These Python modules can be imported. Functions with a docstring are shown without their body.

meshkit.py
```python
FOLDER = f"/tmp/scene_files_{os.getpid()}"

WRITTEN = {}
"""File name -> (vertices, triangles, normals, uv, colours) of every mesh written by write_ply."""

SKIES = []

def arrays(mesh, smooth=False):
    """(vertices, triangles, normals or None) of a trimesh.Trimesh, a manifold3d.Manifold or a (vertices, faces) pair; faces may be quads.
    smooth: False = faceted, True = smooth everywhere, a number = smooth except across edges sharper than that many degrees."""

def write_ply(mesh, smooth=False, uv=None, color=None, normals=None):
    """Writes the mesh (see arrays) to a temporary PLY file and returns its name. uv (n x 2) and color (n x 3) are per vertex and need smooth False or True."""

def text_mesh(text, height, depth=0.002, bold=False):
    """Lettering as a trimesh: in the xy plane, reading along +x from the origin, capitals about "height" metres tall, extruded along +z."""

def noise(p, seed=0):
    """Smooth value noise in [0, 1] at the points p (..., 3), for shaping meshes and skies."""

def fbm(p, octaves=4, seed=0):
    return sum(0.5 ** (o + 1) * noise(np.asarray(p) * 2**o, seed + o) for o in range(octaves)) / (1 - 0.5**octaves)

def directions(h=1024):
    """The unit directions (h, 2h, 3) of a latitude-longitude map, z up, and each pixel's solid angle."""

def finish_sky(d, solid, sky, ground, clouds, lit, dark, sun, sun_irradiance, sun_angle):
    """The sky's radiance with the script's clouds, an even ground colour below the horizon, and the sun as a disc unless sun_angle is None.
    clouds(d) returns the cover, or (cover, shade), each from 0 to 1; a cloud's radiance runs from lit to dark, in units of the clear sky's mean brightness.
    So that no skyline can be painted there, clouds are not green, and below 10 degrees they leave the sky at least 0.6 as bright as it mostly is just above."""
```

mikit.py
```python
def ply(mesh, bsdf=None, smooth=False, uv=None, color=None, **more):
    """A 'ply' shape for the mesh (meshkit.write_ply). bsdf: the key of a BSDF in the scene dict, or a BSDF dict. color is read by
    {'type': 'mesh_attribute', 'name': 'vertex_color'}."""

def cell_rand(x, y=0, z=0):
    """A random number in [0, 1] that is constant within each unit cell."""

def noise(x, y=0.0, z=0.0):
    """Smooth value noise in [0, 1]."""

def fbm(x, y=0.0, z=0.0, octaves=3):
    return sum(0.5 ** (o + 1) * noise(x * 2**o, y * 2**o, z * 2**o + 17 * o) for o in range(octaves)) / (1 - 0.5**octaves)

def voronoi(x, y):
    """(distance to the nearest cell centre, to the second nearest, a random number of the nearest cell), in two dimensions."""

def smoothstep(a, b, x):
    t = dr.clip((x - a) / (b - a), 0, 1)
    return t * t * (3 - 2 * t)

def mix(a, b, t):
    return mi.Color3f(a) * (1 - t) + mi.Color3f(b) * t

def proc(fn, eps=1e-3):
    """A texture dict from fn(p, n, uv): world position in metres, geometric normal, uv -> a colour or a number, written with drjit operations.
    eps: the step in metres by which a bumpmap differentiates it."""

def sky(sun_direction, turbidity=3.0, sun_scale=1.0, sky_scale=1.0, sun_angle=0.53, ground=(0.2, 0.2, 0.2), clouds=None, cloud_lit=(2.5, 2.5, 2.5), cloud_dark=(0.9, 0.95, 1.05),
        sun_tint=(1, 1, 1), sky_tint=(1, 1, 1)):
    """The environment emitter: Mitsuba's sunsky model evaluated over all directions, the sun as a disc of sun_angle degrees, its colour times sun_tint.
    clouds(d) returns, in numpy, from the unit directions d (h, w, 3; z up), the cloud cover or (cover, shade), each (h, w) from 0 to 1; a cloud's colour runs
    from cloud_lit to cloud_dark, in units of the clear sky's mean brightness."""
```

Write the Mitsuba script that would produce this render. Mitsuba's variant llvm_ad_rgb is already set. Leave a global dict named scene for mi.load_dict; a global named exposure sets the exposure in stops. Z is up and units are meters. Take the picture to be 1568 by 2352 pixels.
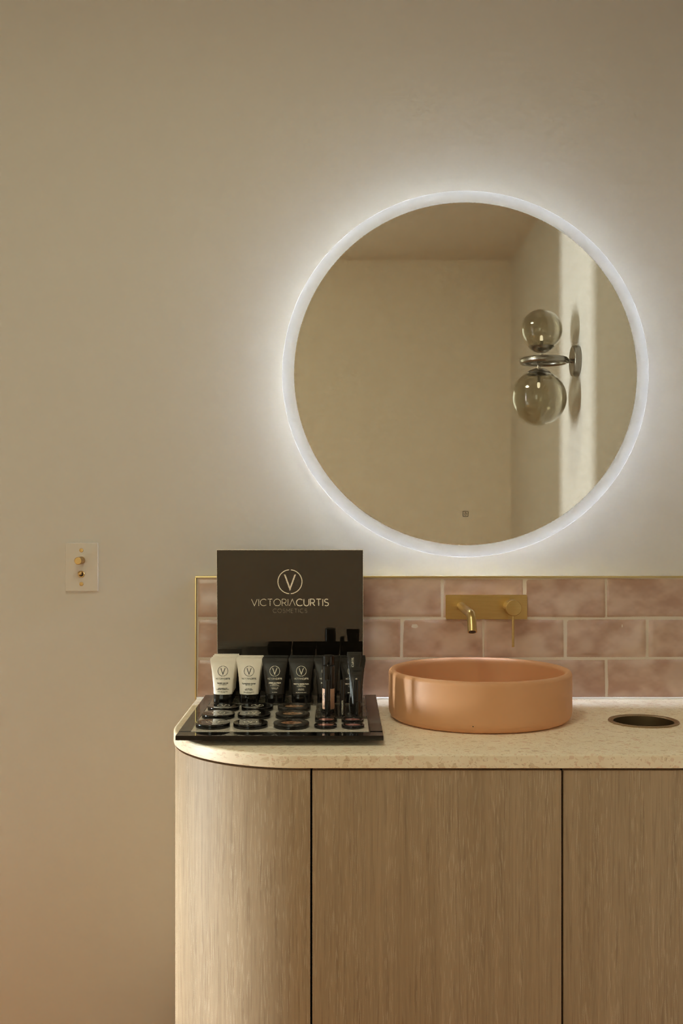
import math, random, numpy as np, trimesh, drjit as dr, mitsuba as mi, mikit, meshkit
import manifold3d as m3
from shapely.geometry import Polygon, LineString, Point, box as sbox
from shapely.ops import unary_union
from shapely import affinity
from mikit import noise, fbm, voronoi, cell_rand, smoothstep, mix
T = mi.ScalarTransform4f
scene, labels = {}, {}
PI = math.pi

# ------------------------------------------------------------------ camera, light, exposure
# The wall with the mirror is y = 0, the camera stands at y = -D; z up; countertop at ZT.
F, D, ZC = 2542.0, 2.69, 1.323
ZT = 0.870
exposure = 0.62
scene['camera'] = {'type': 'perspective', 'fov': math.degrees(2 * math.atan(784 / F)), 'fov_axis': 'x',
                   'near_clip': 0.05, 'far_clip': 50.0,
                   'to_world': T().look_at(origin=[0, -D, ZC], target=[0, 0, ZC], up=[0, 0, 1])}
LED = (35.0, 41.0, 53.0)             # strip behind the mirror, cool white
DAY_STRIP = (158.0, 171.0, 177.0)    # unseen hall window, placed for the bright band on the side wall
DAY_LOW = (335.0, 370.0, 365.0)         # unseen low hall window, placed to brighten the cabinet end
LAMP = (14.5, 14.7, 11.4)                # unseen ceiling lamp, placed to even out the room light
GLOW = (3.3, 1.25, 0.06)                # unseen warm lamp, placed to tint the lower left wall
DAY_FRONT = (1.76, 1.86, 1.46)         # unseen window behind the camera, placed for broad frontal light


def S(d):                            # pixels per metre at distance d in front of the wall
    return F / (D - d)


def X(px, d):
    return (px - 784.0) / S(d)


def Z(py, d):
    return ZC - (py - 1176.0) / S(d)


# ------------------------------------------------------------------ helpers
def bsdf(key, d):
    scene[key] = d
    return key


def rgb(*v):
    return {'type': 'rgb', 'value': list(v)}


def pr(c, rough=0.5, **k):
    c = rgb(*c) if isinstance(c, (tuple, list)) else c
    return {'type': 'principled', 'base_color': c, 'roughness': rough, **k}


def numbered(key):
    if not any(k == key or k.startswith(key + '__') for k in list(scene) + list(labels)):
        return key
    n = 1
    while any(k == '%s_%03d' % (key, n) or k.startswith('%s_%03d__' % (key, n)) for k in list(scene) + list(labels)):
        n += 1
    return '%s_%03d' % (key, n)


def thing(name, label, cat, group=None, kind=None):
    key = numbered(name)
    labels[key] = {'label': label, 'category': cat}
    if group: labels[key]['group'] = group
    if kind: labels[key]['kind'] = kind
    return key


def obj(name, mesh, mat, parent=None, smooth=False, label=None, to_world=None, **more):
    key = numbered(name if parent is None else parent + '__' + name)
    d = mesh if isinstance(mesh, dict) else mikit.ply(mesh, mat, smooth=smooth, **more)
    if to_world is not None:
        d = {**d, 'to_world': to_world}
    scene[key] = d
    if label: labels[key] = {'label': label}
    return key


def single(name, mesh, mat, label, cat, smooth=False, group=None, kind=None, **more):
    key = thing(name, label, cat, group, kind)
    scene[key] = mikit.ply(mesh, mat, smooth=smooth, **more)
    return key


def bx(x0, x1, y0, y1, z0, z1):
    b = trimesh.creation.box((x1 - x0, y1 - y0, z1 - z0))
    b.apply_translation(((x0 + x1) / 2, (y0 + y1) / 2, (z0 + z1) / 2))
    return b


def tri(m):
    if hasattr(m, 'to_mesh'):
        q = m.to_mesh()
        return trimesh.Trimesh(q.vert_properties[:, :3], q.tri_verts, process=False)
    return m


def rbox(x0, x1, y0, y1, z0, z1, r=0.001, seg=8):
    s = m3.Manifold.sphere(r, seg)
    pts = [s.translate((x, y, z)) for x in (x0 + r, x1 - r) for y in (y0 + r, y1 - r) for z in (z0 + r, z1 - r)]
    return tri(m3.Manifold.batch_hull(pts))


def lathe(profile, n=64, closed=False):
    """Revolve (r, z) points about z. Listed so that the outside is to the right when going up the profile."""
    p = np.array(profile, float)
    if closed: p = np.vstack([p, p[:1]])
    a = np.arange(n) * 2 * PI / n
    v = np.stack([p[:, 0][:, None] * np.cos(a), p[:, 0][:, None] * np.sin(a), np.repeat(p[:, 1][:, None], n, 1)], -1).reshape(-1, 3)
    f = []
    for i in range(len(p) - 1):
        for j in range(n):
            k = (j + 1) % n
            A, B, C, E = i * n + j, i * n + k, (i + 1) * n + k, (i + 1) * n + j
            if p[i, 0] > 1e-9: f.append((A, B, C))
            if p[i + 1, 0] > 1e-9: f.append((A, C, E))
            if p[i, 0] <= 1e-9 and p[i + 1, 0] > 1e-9: pass
    m = trimesh.Trimesh(v, np.array(f), process=False)
    m.merge_vertices()
    m.update_faces(m.nondegenerate_faces())
    return m


def face_viewer(m, x, d, z):
    """A lathe made about z turned so that its +z points towards the viewer (-y), at distance d from the wall."""
    m = m.copy()
    m.apply_transform(trimesh.transformations.rotation_matrix(PI / 2, (1, 0, 0)))
    m.apply_translation((x, -d, z))
    return m


def tube(path, r, n=20):
    """A capped round tube along the points of path (list of xyz); r a number or one per point."""
    P = np.array(path, float)
    R = np.full(len(P), r) if np.isscalar(r) else np.array(r)
    t = np.gradient(P, axis=0)
    t /= np.linalg.norm(t, axis=1, keepdims=True)
    up = np.array([0.31, 0.87, 0.38])
    u = np.cross(t[0], up); u /= np.linalg.norm(u)
    v, f = [], []
    a = np.arange(n) * 2 * PI / n
    for i in range(len(P)):
        u = u - t[i] * (u @ t[i]); u /= np.linalg.norm(u)
        w = np.cross(t[i], u)
        v.append(P[i] + R[i] * (np.cos(a)[:, None] * u + np.sin(a)[:, None] * w))
    v = np.vstack(v + [P[:1], P[-1:]])
    for i in range(len(P) - 1):
        for j in range(n):
            k = (j + 1) % n
            f += [(i * n + j, i * n + k, (i + 1) * n + k), (i * n + j, (i + 1) * n + k, (i + 1) * n + j)]
    c0, c1, L = len(v) - 2, len(v) - 1, (len(P) - 1) * n
    for j in range(n):
        k = (j + 1) % n
        f += [(c0, k, j), (c1, L + j, L + k)]
    return trimesh.Trimesh(v, np.array(f), process=False)


def extrude(shape, h):
    gs = [g for g in getattr(shape, 'geoms', [shape]) if g.area > 1e-12]
    return trimesh.util.concatenate([trimesh.creation.extrude_polygon(g, h, engine='earcut') for g in gs])


# ---- a drawn alphabet: strokes in a cell one unit high
def arc(cx, cy, r, a0, a1, n=14, ry=None):
    a = np.radians(np.linspace(a0, a1, n))
    return list(zip(cx + r * np.cos(a), cy + (ry or r) * np.sin(a)))


GL = {
    'A': (.84, [[(0, 0), (.42, 1), (.84, 0)], [(.15, .33), (.69, .33)]]), '^': (.84, [[(0, 0), (.42, 1), (.84, 0)]]),
    'B': (.6, [[(0, 0), (0, 1), (.34, 1)] + arc(.34, .77, .23, 90, -90, 8) + [(0, .54)], [(.34, .54)] + arc(.34, .27, .27, 90, -90, 8) + [(0, 0)]]),
    'C': (.86, [arc(.5, .5, .5, 44, 316, 24)]),
    'D': (.78, [[(0, 0), (0, 1), (.28, 1)] + arc(.28, .5, .5, 90, -90, 12) + [(0, 0)]]),
    'E': (.55, [[(.55, 1), (0, 1), (0, 0), (.55, 0)], [(0, .52), (.48, .52)]]), 'F': (.52, [[(.52, 1), (0, 1), (0, 0)], [(0, .5), (.46, .5)]]),
    'G': (.92, [arc(.5, .5, .5, 46, 330, 24) + [(.92, .47), (.56, .47)]]),
    'H': (.7, [[(0, 0), (0, 1)], [(.7, 0), (.7, 1)], [(0, .5), (.7, .5)]]), 'I': (.04, [[(.02, 0), (.02, 1)]]),
    'K': (.66, [[(0, 0), (0, 1)], [(.62, 1), (0, .36)], [(.24, .6), (.66, 0)]]), 'L': (.5, [[(0, 1), (0, 0), (.5, 0)]]),
    'M': (.84, [[(0, 0), (0, 1), (.42, .38), (.84, 1), (.84, 0)]]), 'N': (.74, [[(0, 0), (0, 1), (.74, 0), (.74, 1)]]),
    'O': (1.0, [arc(.5, .5, .5, 0, 360, 32)]), 'P': (.58, [[(0, 0), (0, 1), (.3, 1)] + arc(.3, .72, .28, 90, -90, 8) + [(0, .44)]]),
    'Q': (1.0, [arc(.5, .5, .5, 0, 360, 32), [(.62, .3), (.98, -.06)]]),
    'R': (.64, [[(0, 0), (0, 1), (.32, 1)] + arc(.32, .72, .28, 90, -90, 8) + [(0, .44)], [(.3, .44), (.64, 0)]]),
    'S': (.6, [arc(.3, .75, .27, 40, 270, 12, .25) + arc(.3, .25, .29, 90, -140, 12, .25)]),
    'T': (.7, [[(0, 1), (.7, 1)], [(.35, 1), (.35, 0)]]), 'U': (.72, [[(0, 1), (0, .36)] + arc(.36, .36, .36, 180, 360, 14) + [(.72, 1)]]),
    'V': (.84, [[(0, 1), (.42, 0), (.84, 1)]]), 'W': (1.2, [[(0, 1), (.32, 0), (.6, 1), (.88, 0), (1.2, 1)]]),
    'X': (.7, [[(0, 0), (.7, 1)], [(0, 1), (.7, 0)]]), 'Y': (.76, [[(0, 1), (.38, .45), (.76, 1)], [(.38, .45), (.38, 0)]]),
    'Z': (.66, [[(0, 1), (.66, 1), (0, 0), (.66, 0)]]), '-': (.3, [[(0, .45), (.3, .45)]]),
    '0': (.6, [arc(.3, .5, .3, 0, 360, 20, .5)]), '1': (.2, [[(0, .8), (.18, 1), (.18, 0)]]),
    '3': (.5, [arc(.24, .75, .25, 140, -80, 10) + arc(.22, .25, .28, 80, -140, 10, .25)]),
    '5': (.52, [[(.5, 1), (.08, 1), (.03, .55)] + arc(.22, .3, .3, 110, -130, 12)]), '.': (.04, [[(.02, 0), (.02, .04)]]), ' ': (.3, []),
}


def text2d(s, h, weight=0.09, gap=0.2):
    """The lettering as a shapely shape, capitals h high, starting at x = 0, and its width."""
    x, parts = 0.0, []
    for ch in s:
        w, strokes = GL[ch]
        for st in strokes:
            parts.append(LineString([(x + a, b) for a, b in st]).buffer(weight / 2, cap_style='flat', join_style='mitre', mitre_limit=2.0, quad_segs=2))
        x += w + gap
    return affinity.scale(unary_union(parts), h, h, origin=(0, 0)), (x - gap) * h


def centred(s, h, weight=0.09, gap=0.2, y=0.0):
    g, w = text2d(s, h, weight, gap)
    return affinity.translate(g, -w / 2, y)


def brand(h, wt=0.075, wb=0.15, width=None):
    """The maker's word: the first half thin, the second half bold, as one shape centred on x = 0, baseline 0."""
    a, wa = text2d('VICTORI^', h, wt, 0.2)
    b, wb_ = text2d('CURTIS', h, wb, 0.22)
    tot = wa + 0.17 * h + wb_
    g = unary_union([a, affinity.translate(b, wa + 0.17 * h, 0)])
    g = affinity.translate(g, -tot / 2, 0)
    return affinity.scale(g, width / tot, 1, origin=(0, 0)) if width else g


def emblem(r, w):
    """A ring cut at the top and bottom round a tall V, centred on the origin, outer radius r, line width w."""
    ring = Point(0, 0).buffer(r, quad_segs=16).difference(Point(0, 0).buffer(r - w, quad_segs=16)).difference(sbox(-0.065 * r, -2 * r, 0.065 * r, 2 * r))
    v = LineString([(-.43 * r, .60 * r), (0, -.58 * r), (.43 * r, .60 * r)]).buffer(w * .80, cap_style='flat', join_style='mitre', mitre_limit=4)
    return unary_union([ring, v.intersection(sbox(-r, -.74 * r, r, .58 * r))])


# ------------------------------------------------------------------ materials
def wall_bump(p, n, uv):
    return fbm(p.x * 260, p.y * 260, p.z * 260, 2)


def paint(key, c):
    return bsdf(key, {'type': 'twosided', 'b': {'type': 'bumpmap', 'scale': 0.0003, 'arbitrary': {**mikit.proc(wall_bump, 1.2e-3)},
                'nested': pr(c, 0.85, specular=0.2)}})


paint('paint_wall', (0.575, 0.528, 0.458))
bsdf('paint_lightened', {'type': 'twosided', 'b': pr((0.88, 0.84, 0.73), 0.9, specular=0.2)})  # wall paint lightened in place of light reaching the far wall
bsdf('paint_darkened', {'type': 'twosided', 'b': pr((0.450, 0.420, 0.368), 0.9, specular=0.2)})  # wall paint darkened in place of shade on the side wall
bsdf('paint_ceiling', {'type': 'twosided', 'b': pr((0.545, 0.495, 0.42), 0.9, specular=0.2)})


def floor_fn(p, n, uv):
    k = cell_rand(p.x * 6.5, 0, 3)
    return mix((0.44, 0.17, 0.05), (0.54, 0.24, 0.08), 0.5 * k + 0.5 * fbm(p.x * 60, p.y * 3, 0, 3))


bsdf('floor_wood', {'type': 'twosided', 'b': pr(mikit.proc(floor_fn), 0.5)})  # unseen floor, orange deepened for its bounce on the lower wall
bsdf('hall_grey', {'type': 'twosided', 'b': pr((0.28, 0.28, 0.27), 0.9)})  # unseen hall surfaces, kept grey to cut their bounce light


def wood_fn(p, n, uv):
    lane = noise(p.x * 210 + 5, p.y * 210, 0.5) * 0.23 + noise(p.x * 37, p.y * 37, 9.5) * 0.41
    z = p.z + lane
    wx = p.x + 0.006 * (fbm(p.x * 7 + 3, p.y * 7, p.z * 1.3, 3) - 0.5)
    tone = fbm(wx * 24, p.y * 24, p.z * 0.7 + 4, 3)
    fine = noise(wx * 330, p.y * 330, z * 5)
    band = noise(wx * 55, p.y * 55, z * 1.7)
    pore = smoothstep(0.60, 0.84, noise(wx * 930, p.y * 930, z * 40)) * (0.25 + 0.75 * smoothstep(0.3, 0.7, band))
    dark = smoothstep(0.58, 0.85, noise(wx * 470 + 91, p.y * 470, z * 11 + 7))
    c = mix((0.290, 0.205, 0.122), (0.420, 0.318, 0.210), tone)
    c = c * (0.90 + 0.2 * fine)
    c = mix(c, (0.205, 0.140, 0.084), 0.38 * dark)
    return mix(c, (0.55, 0.46, 0.34), 0.52 * pore)


bsdf('oak', pr(mikit.proc(wood_fn), 0.55, specular=0.35))


def terrazzo_fn(p, n, uv):
    flat = dr.abs(n.z) > 0.7
    u = dr.select(flat, p.x, p.x + p.y * 0.93)
    v = dr.select(flat, p.y, p.z + 3.1)
    u = u + 0.011 * (fbm(u * 120, v * 120, 1, 2) - 0.5)
    v = v + 0.011 * (fbm(u * 120, v * 120, 7, 2) - 0.5)
    c = mix((0.80, 0.69, 0.51), (0.87, 0.78, 0.61), fbm(u * 30, v * 30, 0, 3))
    for s, thr, r, k in ((50, 0.76, 0.34, 1.0), (105, 0.74, 0.32, 2.0), (210, 0.66, 0.32, 3.0)):
        q = s * (u + 0.37 * k), s * (v * 1.15 + 0.71 * k)
        a, b, w = voronoi(*q)
        chip = smoothstep(r, r - 0.06, a) * dr.select(w > thr, 1.0, 0.0)
        t = (w - thr) / (1 - thr)
        col = dr.select(t < 0.35, mix((0.60, 0.44, 0.27), (0.66, 0.50, 0.33), t * 2.8), dr.select(t < 0.7, mix((0.68, 0.43, 0.28), (0.60, 0.38, 0.25), t), mix((0.43, 0.29, 0.17), (0.55, 0.42, 0.22), (t - 0.7) * 3)))
        c = mix(c, col, chip * 0.42)
    return c


bsdf('terrazzo', pr(mikit.proc(terrazzo_fn), 0.42, specular=0.4))
bsdf('sealant', pr((0.85, 0.82, 0.75), 0.25))


def tile_fn(p, n, uv):
    a = fbm(p.x * 15 + 2, 3.0, p.z * 19, 4)
    b = fbm(p.x * 42 + 40, 7.0, p.z * 50, 3)
    c = mix((0.405, 0.235, 0.165), (0.545, 0.375, 0.29), smoothstep(0.28, 0.72, 0.72 * a + 0.28 * b))
    return mix(c, (0.66, 0.50, 0.40), 0.45 * smoothstep(0.52, 0.72, fbm(p.x * 11 + 9, 1.0, p.z * 13, 2)))


bsdf('glaze', pr(mikit.proc(tile_fn), 0.16, specular=0.6))
bsdf('grout', pr((0.62, 0.52, 0.42), 0.9))


def brass_fn(p, n, uv):
    return mix((0.56, 0.38, 0.14), (0.64, 0.45, 0.19), noise(p.x * 40, p.y * 40, p.z * 900))


bsdf('brass', pr(mikit.proc(brass_fn), 0.30, metallic=1.0))
bsdf('brass_switch', pr((0.52, 0.33, 0.13), 0.38, metallic=1.0))
bsdf('brass_polished', pr((0.66, 0.52, 0.25), 0.28, metallic=1.0))
bsdf('bronze', pr((0.40, 0.29, 0.17), 0.38, metallic=1.0))
bsdf('bronze_shaded', pr((0.16, 0.11, 0.055), 0.5, metallic=0.8))  # bronze darkened for the shade inside the chute
bsdf('dark_hole', pr((0.02, 0.014, 0.008), 0.6))  # near-black, so the shallow chute looks like a deep shaded hole


def clay_fn(p, n, uv):
    return mix((0.605, 0.305, 0.150), (0.655, 0.345, 0.178), fbm(p.x * 14, p.y * 14, p.z * 14, 3))


bsdf('clay', pr(mikit.proc(clay_fn), 0.48, specular=0.4))
bsdf('mirror_silver', {'type': 'twosided', 'b': {'type': 'conductor', 'material': 'none', 'specular_reflectance': rgb(0.94, 0.945, 0.91)}})
bsdf('frosted', {'type': 'principledthin', 'base_color': rgb(0.80, 0.80, 0.80), 'roughness': 0.6, 'diff_trans': 1.35, 'spec_trans': 0.0, 'eta': 1.3})
bsdf('housing', pr((0.75, 0.75, 0.75), 0.6))
bsdf('led_face', pr((0.8, 0.8, 0.8), 0.6))
bsdf('ink_black', pr((0.012, 0.010, 0.009), 0.5))
bsdf('gloss_black', {'type': 'plastic', 'diffuse_reflectance': rgb(0.006, 0.005, 0.004), 'int_ior': 1.5})
bsdf('sign_black', {'type': 'plastic', 'diffuse_reflectance': rgb(0.008, 0.006, 0.004), 'int_ior': 2.05})
bsdf('satin_black', pr((0.014, 0.012, 0.010), 0.28, specular=0.5))
bsdf('tube_black', pr((0.016, 0.013, 0.009), 0.36, specular=0.5))
bsdf('tube_cream', pr((0.90, 0.85, 0.74), 0.35, specular=0.5))
bsdf('ink_white', pr((0.84, 0.77, 0.64), 0.6))
bsdf('ink_grey', pr((0.26, 0.23, 0.18), 0.6))
bsdf('inlay', {'type': 'plastic', 'diffuse_reflectance': rgb(0.62, 0.58, 0.48), 'int_ior': 1.45})
bsdf('acrylic', {'type': 'dielectric', 'int_ior': 1.49})
bsdf('acrylic_thin', {'type': 'thindielectric', 'int_ior': 1.49})
bsdf('acrylic_edge', pr((0.80, 0.74, 0.62), 0.3))


def powder(key, a, b):
    def fn(p, n, uv):
        return mix(a, b, fbm(p.x * 400, p.y * 400, 0, 3))
    return bsdf(key, pr(mikit.proc(fn), 0.8))


powder('powder_bronze', (0.50, 0.24, 0.12), (0.66, 0.36, 0.20))
powder('powder_tan', (0.60, 0.34, 0.18), (0.74, 0.46, 0.26))
powder('powder_rose', (0.38, 0.13, 0.10), (0.48, 0.20, 0.16))


def dusty_fn(p, n, uv):
    s = smoothstep(0.62, 0.74, noise(p.x * 1500, p.y * 1500, p.z * 1500)) * smoothstep(0.3, 0.55, noise(p.x * 120, p.y * 120, 0))
    return mix((0.010, 0.008, 0.006), (0.21, 0.18, 0.14), s)


bsdf('dusty_black', pr(mikit.proc(dusty_fn), 0.25, specular=0.5))
bsdf('beige_label', pr((0.78, 0.55, 0.36), 0.35))
bsdf('pink_fluid', pr((0.62, 0.36, 0.24), 0.25))
bsdf('smoke_glass', {'type': 'dielectric', 'int_ior': 1.5, 'specular_transmittance': rgb(0.865, 0.84, 0.775)})
bsdf('gunmetal', pr((0.30, 0.275, 0.23), 0.28, metallic=1.0))
bsdf('nickel', pr((0.55, 0.50, 0.42), 0.15, metallic=1.0))
bsdf('bulb_glass', {'type': 'thindielectric', 'int_ior': 1.5})
bsdf('bulb_core', pr((0.85, 0.82, 0.70), 0.4))
bsdf('white_frame', pr((0.7, 0.66, 0.6), 0.5))
bsdf('black_matt', pr((0.01, 0.008, 0.007), 0.9))
bsdf('wall_plate', pr((0.60, 0.54, 0.46), 0.45, specular=0.4))

# ------------------------------------------------------------------ the room
XR, XL, YF, HC = 0.926, -1.50, -3.50, 2.70
single('floor', bx(XL - .1, XR + .1, YF - .1, 1.9, -.1, 0), 'floor_wood', 'unseen warm timber floor, its orange chosen to tint the lower wall', 'floor', kind='structure')
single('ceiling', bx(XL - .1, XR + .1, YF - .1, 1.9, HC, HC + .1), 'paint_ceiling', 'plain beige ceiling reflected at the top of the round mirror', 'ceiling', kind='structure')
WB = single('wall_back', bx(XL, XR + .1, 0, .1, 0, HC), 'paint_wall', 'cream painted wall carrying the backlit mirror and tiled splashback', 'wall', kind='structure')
single('wall_right', bx(XR, XR + .1, YF - .1, 0, 0, HC), 'paint_darkened', 'side wall with a band of daylight and the globe sconce, seen in the mirror', 'wall', kind='structure')
# the wall behind the camera, with an unseen window placed for broad frontal light
WX0, WX1, WZ0, WZ1 = -1.44, -0.58, 0.90, 2.50
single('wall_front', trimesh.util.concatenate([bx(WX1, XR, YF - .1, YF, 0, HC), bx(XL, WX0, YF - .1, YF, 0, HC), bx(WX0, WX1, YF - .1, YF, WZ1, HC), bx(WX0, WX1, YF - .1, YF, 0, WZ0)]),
       'paint_lightened', 'plain beige far wall of the room, seen in the middle of the mirror', 'wall', kind='structure')
w = thing('window_1', 'unseen lit window behind the camera, placed for broad frontal light', 'window', kind='structure')
obj('frame', trimesh.util.concatenate([bx(WX0, WX0 + .03, YF - .07, YF, WZ0, WZ1), bx(WX1 - .03, WX1, YF - .07, YF, WZ0, WZ1), bx(WX0 + .03, WX1 - .03, YF - .07, YF, WZ0, WZ0 + .03), bx(WX0 + .03, WX1 - .03, YF - .07, YF, WZ1 - .03, WZ1)]), 'white_frame', w)
obj('mullion', bx((WX0 + WX1) / 2 - .012, (WX0 + WX1) / 2 + .012, YF - .048, YF - .01, WZ0 + .03, WZ1 - .03), 'white_frame', w)
obj('transom', bx(WX0 + .03, WX1 - .03, YF - .0485, YF - .012, 1.60, 1.62), 'white_frame', w)


def pane_x(x, y0, y1, z0, z1):          # a pane facing +x
    return trimesh.Trimesh([[x, y0, z0], [x, y1, z0], [x, y1, z1], [x, y0, z1]], [[0, 1, 2], [0, 2, 3]], process=False)


def pane_y(y, x0, x1, z0, z1):          # a pane facing +y
    return trimesh.Trimesh([[x0, y, z0], [x1, y, z0], [x1, y, z1], [x0, y, z1]], [[0, 2, 1], [0, 3, 2]], process=False)


def area(c):
    return {'type': 'area', 'radiance': rgb(*c)}


obj('pane', pane_y(YF - .05, WX0 + .03, WX1 - .03, WZ0 + .03, WZ1 - .03), 'white_frame', w, emitter=area(DAY_FRONT))
lp = thing('unseen_ceiling_lamp', 'unseen round ceiling lamp, placed to even out the room light', 'ceiling lamp')
m = lathe([(0, HC - .03), (.21, HC - .03), (.21, HC), (0, HC)], 64); m.apply_translation((-.25, -1.35, 0))
obj('rim', m, 'white_frame', lp, smooth=30)
m = lathe([(.195, HC - .0305), (0, HC - .0305)], 64); m.apply_translation((-.25, -1.35, 0))
if m.face_normals[0][2] > 0: m.invert()
obj('diffuser', m, 'white_frame', lp, emitter=area(LAMP))
fl = thing('unseen_floor_lamp', 'unseen warm globe lamp left of the frame, placed to tint the lower wall', 'floor lamp')
m = lathe([(0, 0), (.11, 0), (.11, .012), (.012, .02), (.012, .24), (0, .24)], 40); m.apply_translation((-1.20, -.72, 0))
obj('stand', m, 'gunmetal', fl, smooth=30)
m = trimesh.creation.icosphere(3, .10); m.apply_translation((-1.20, -.72, .33))
obj('globe', m, 'white_frame', fl, smooth=True, emitter=area(GLOW))
# the unseen left wall, its openings shaped to pass daylight from the hall
DY0, DY1, DZ = -0.875, -0.461, 2.62
LY0, LY1, LZ = -.66, -.12, .93             # unseen low opening, shaped to let light onto the cabinet end
single('wall_left', trimesh.util.concatenate([bx(XL - .1, XL, YF - .1, DY0, 0, HC), bx(XL - .1, XL, LY1, .1, 0, HC), bx(XL - .1, XL, DY0, DY1, DZ, HC), bx(XL - .1, XL, DY1, LY1, LZ, HC), bx(XL - .1, XL, DY0, LY1, 0, .34)]),
       'paint_lightened', 'unseen beige wall beyond the frame, its openings shaped to pass daylight', 'wall', kind='structure')
HX, HY0, HY1 = -5.4, -2.6, 1.7
single('wall_unseen_hall', trimesh.util.concatenate([bx(-3.05, -2.95, HY0, -.28, .85, HC), bx(HX - .1, XL - .1, HY0 - .1, HY0, 0, HC), bx(HX - .1, XL - .1, HY1, HY1 + .1, 0, HC), bx(HX - .1, HX, HY0, HY1, 0, HC), bx(XL - .1, XL, .1, HY1, 0, HC)]),  # first slab: added partition that keeps low window light off the mirror view
       'hall_grey', 'unseen grey hall walls with an added partition blocking low window light', 'wall', kind='structure')
single('floor_unseen_hall', bx(HX - .1, XL - .1, HY0 - .1, HY1 + .1, -.1, 0), 'hall_grey', 'grey floor of the unseen hall', 'floor', kind='structure')
single('ceiling_unseen_hall', bx(HX - .1, XL - .1, HY0 - .1, HY1 + .1, HC, HC + .1), 'hall_grey', 'ceiling of the unseen hall', 'ceiling', kind='structure')
w = thing('window_2', 'unseen tall hall window, placed for the bright band on the side wall', 'window', kind='structure')
obj('pane', pane_x(HX + .02, 1.02, 1.22, 0.2, 2.6), 'white_frame', w, emitter=area(DAY_STRIP))
w = thing('window_3', 'unseen low hall window, placed to brighten the cabinet end', 'window', kind='structure')
obj('pane', pane_x(HX + .02, -.52, -.10, 0.50, 1.10), 'white_frame', w, emitter=area(DAY_LOW))

# ------------------------------------------------------------------ tiled splashback
TX0 = X(452, 0.006)
TZT = Z(1327, 0.008)                       # top of the tile field
TP, TH = 188.0 / S(0.008), (TZT - ZT) / 3  # pitch, row height
obj('grout', bx(TX0, XR, -0.0074, 0, ZT, TZT), 'grout', WB)
rs = np.random.RandomState(5)
GAP = 0.0027


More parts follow.
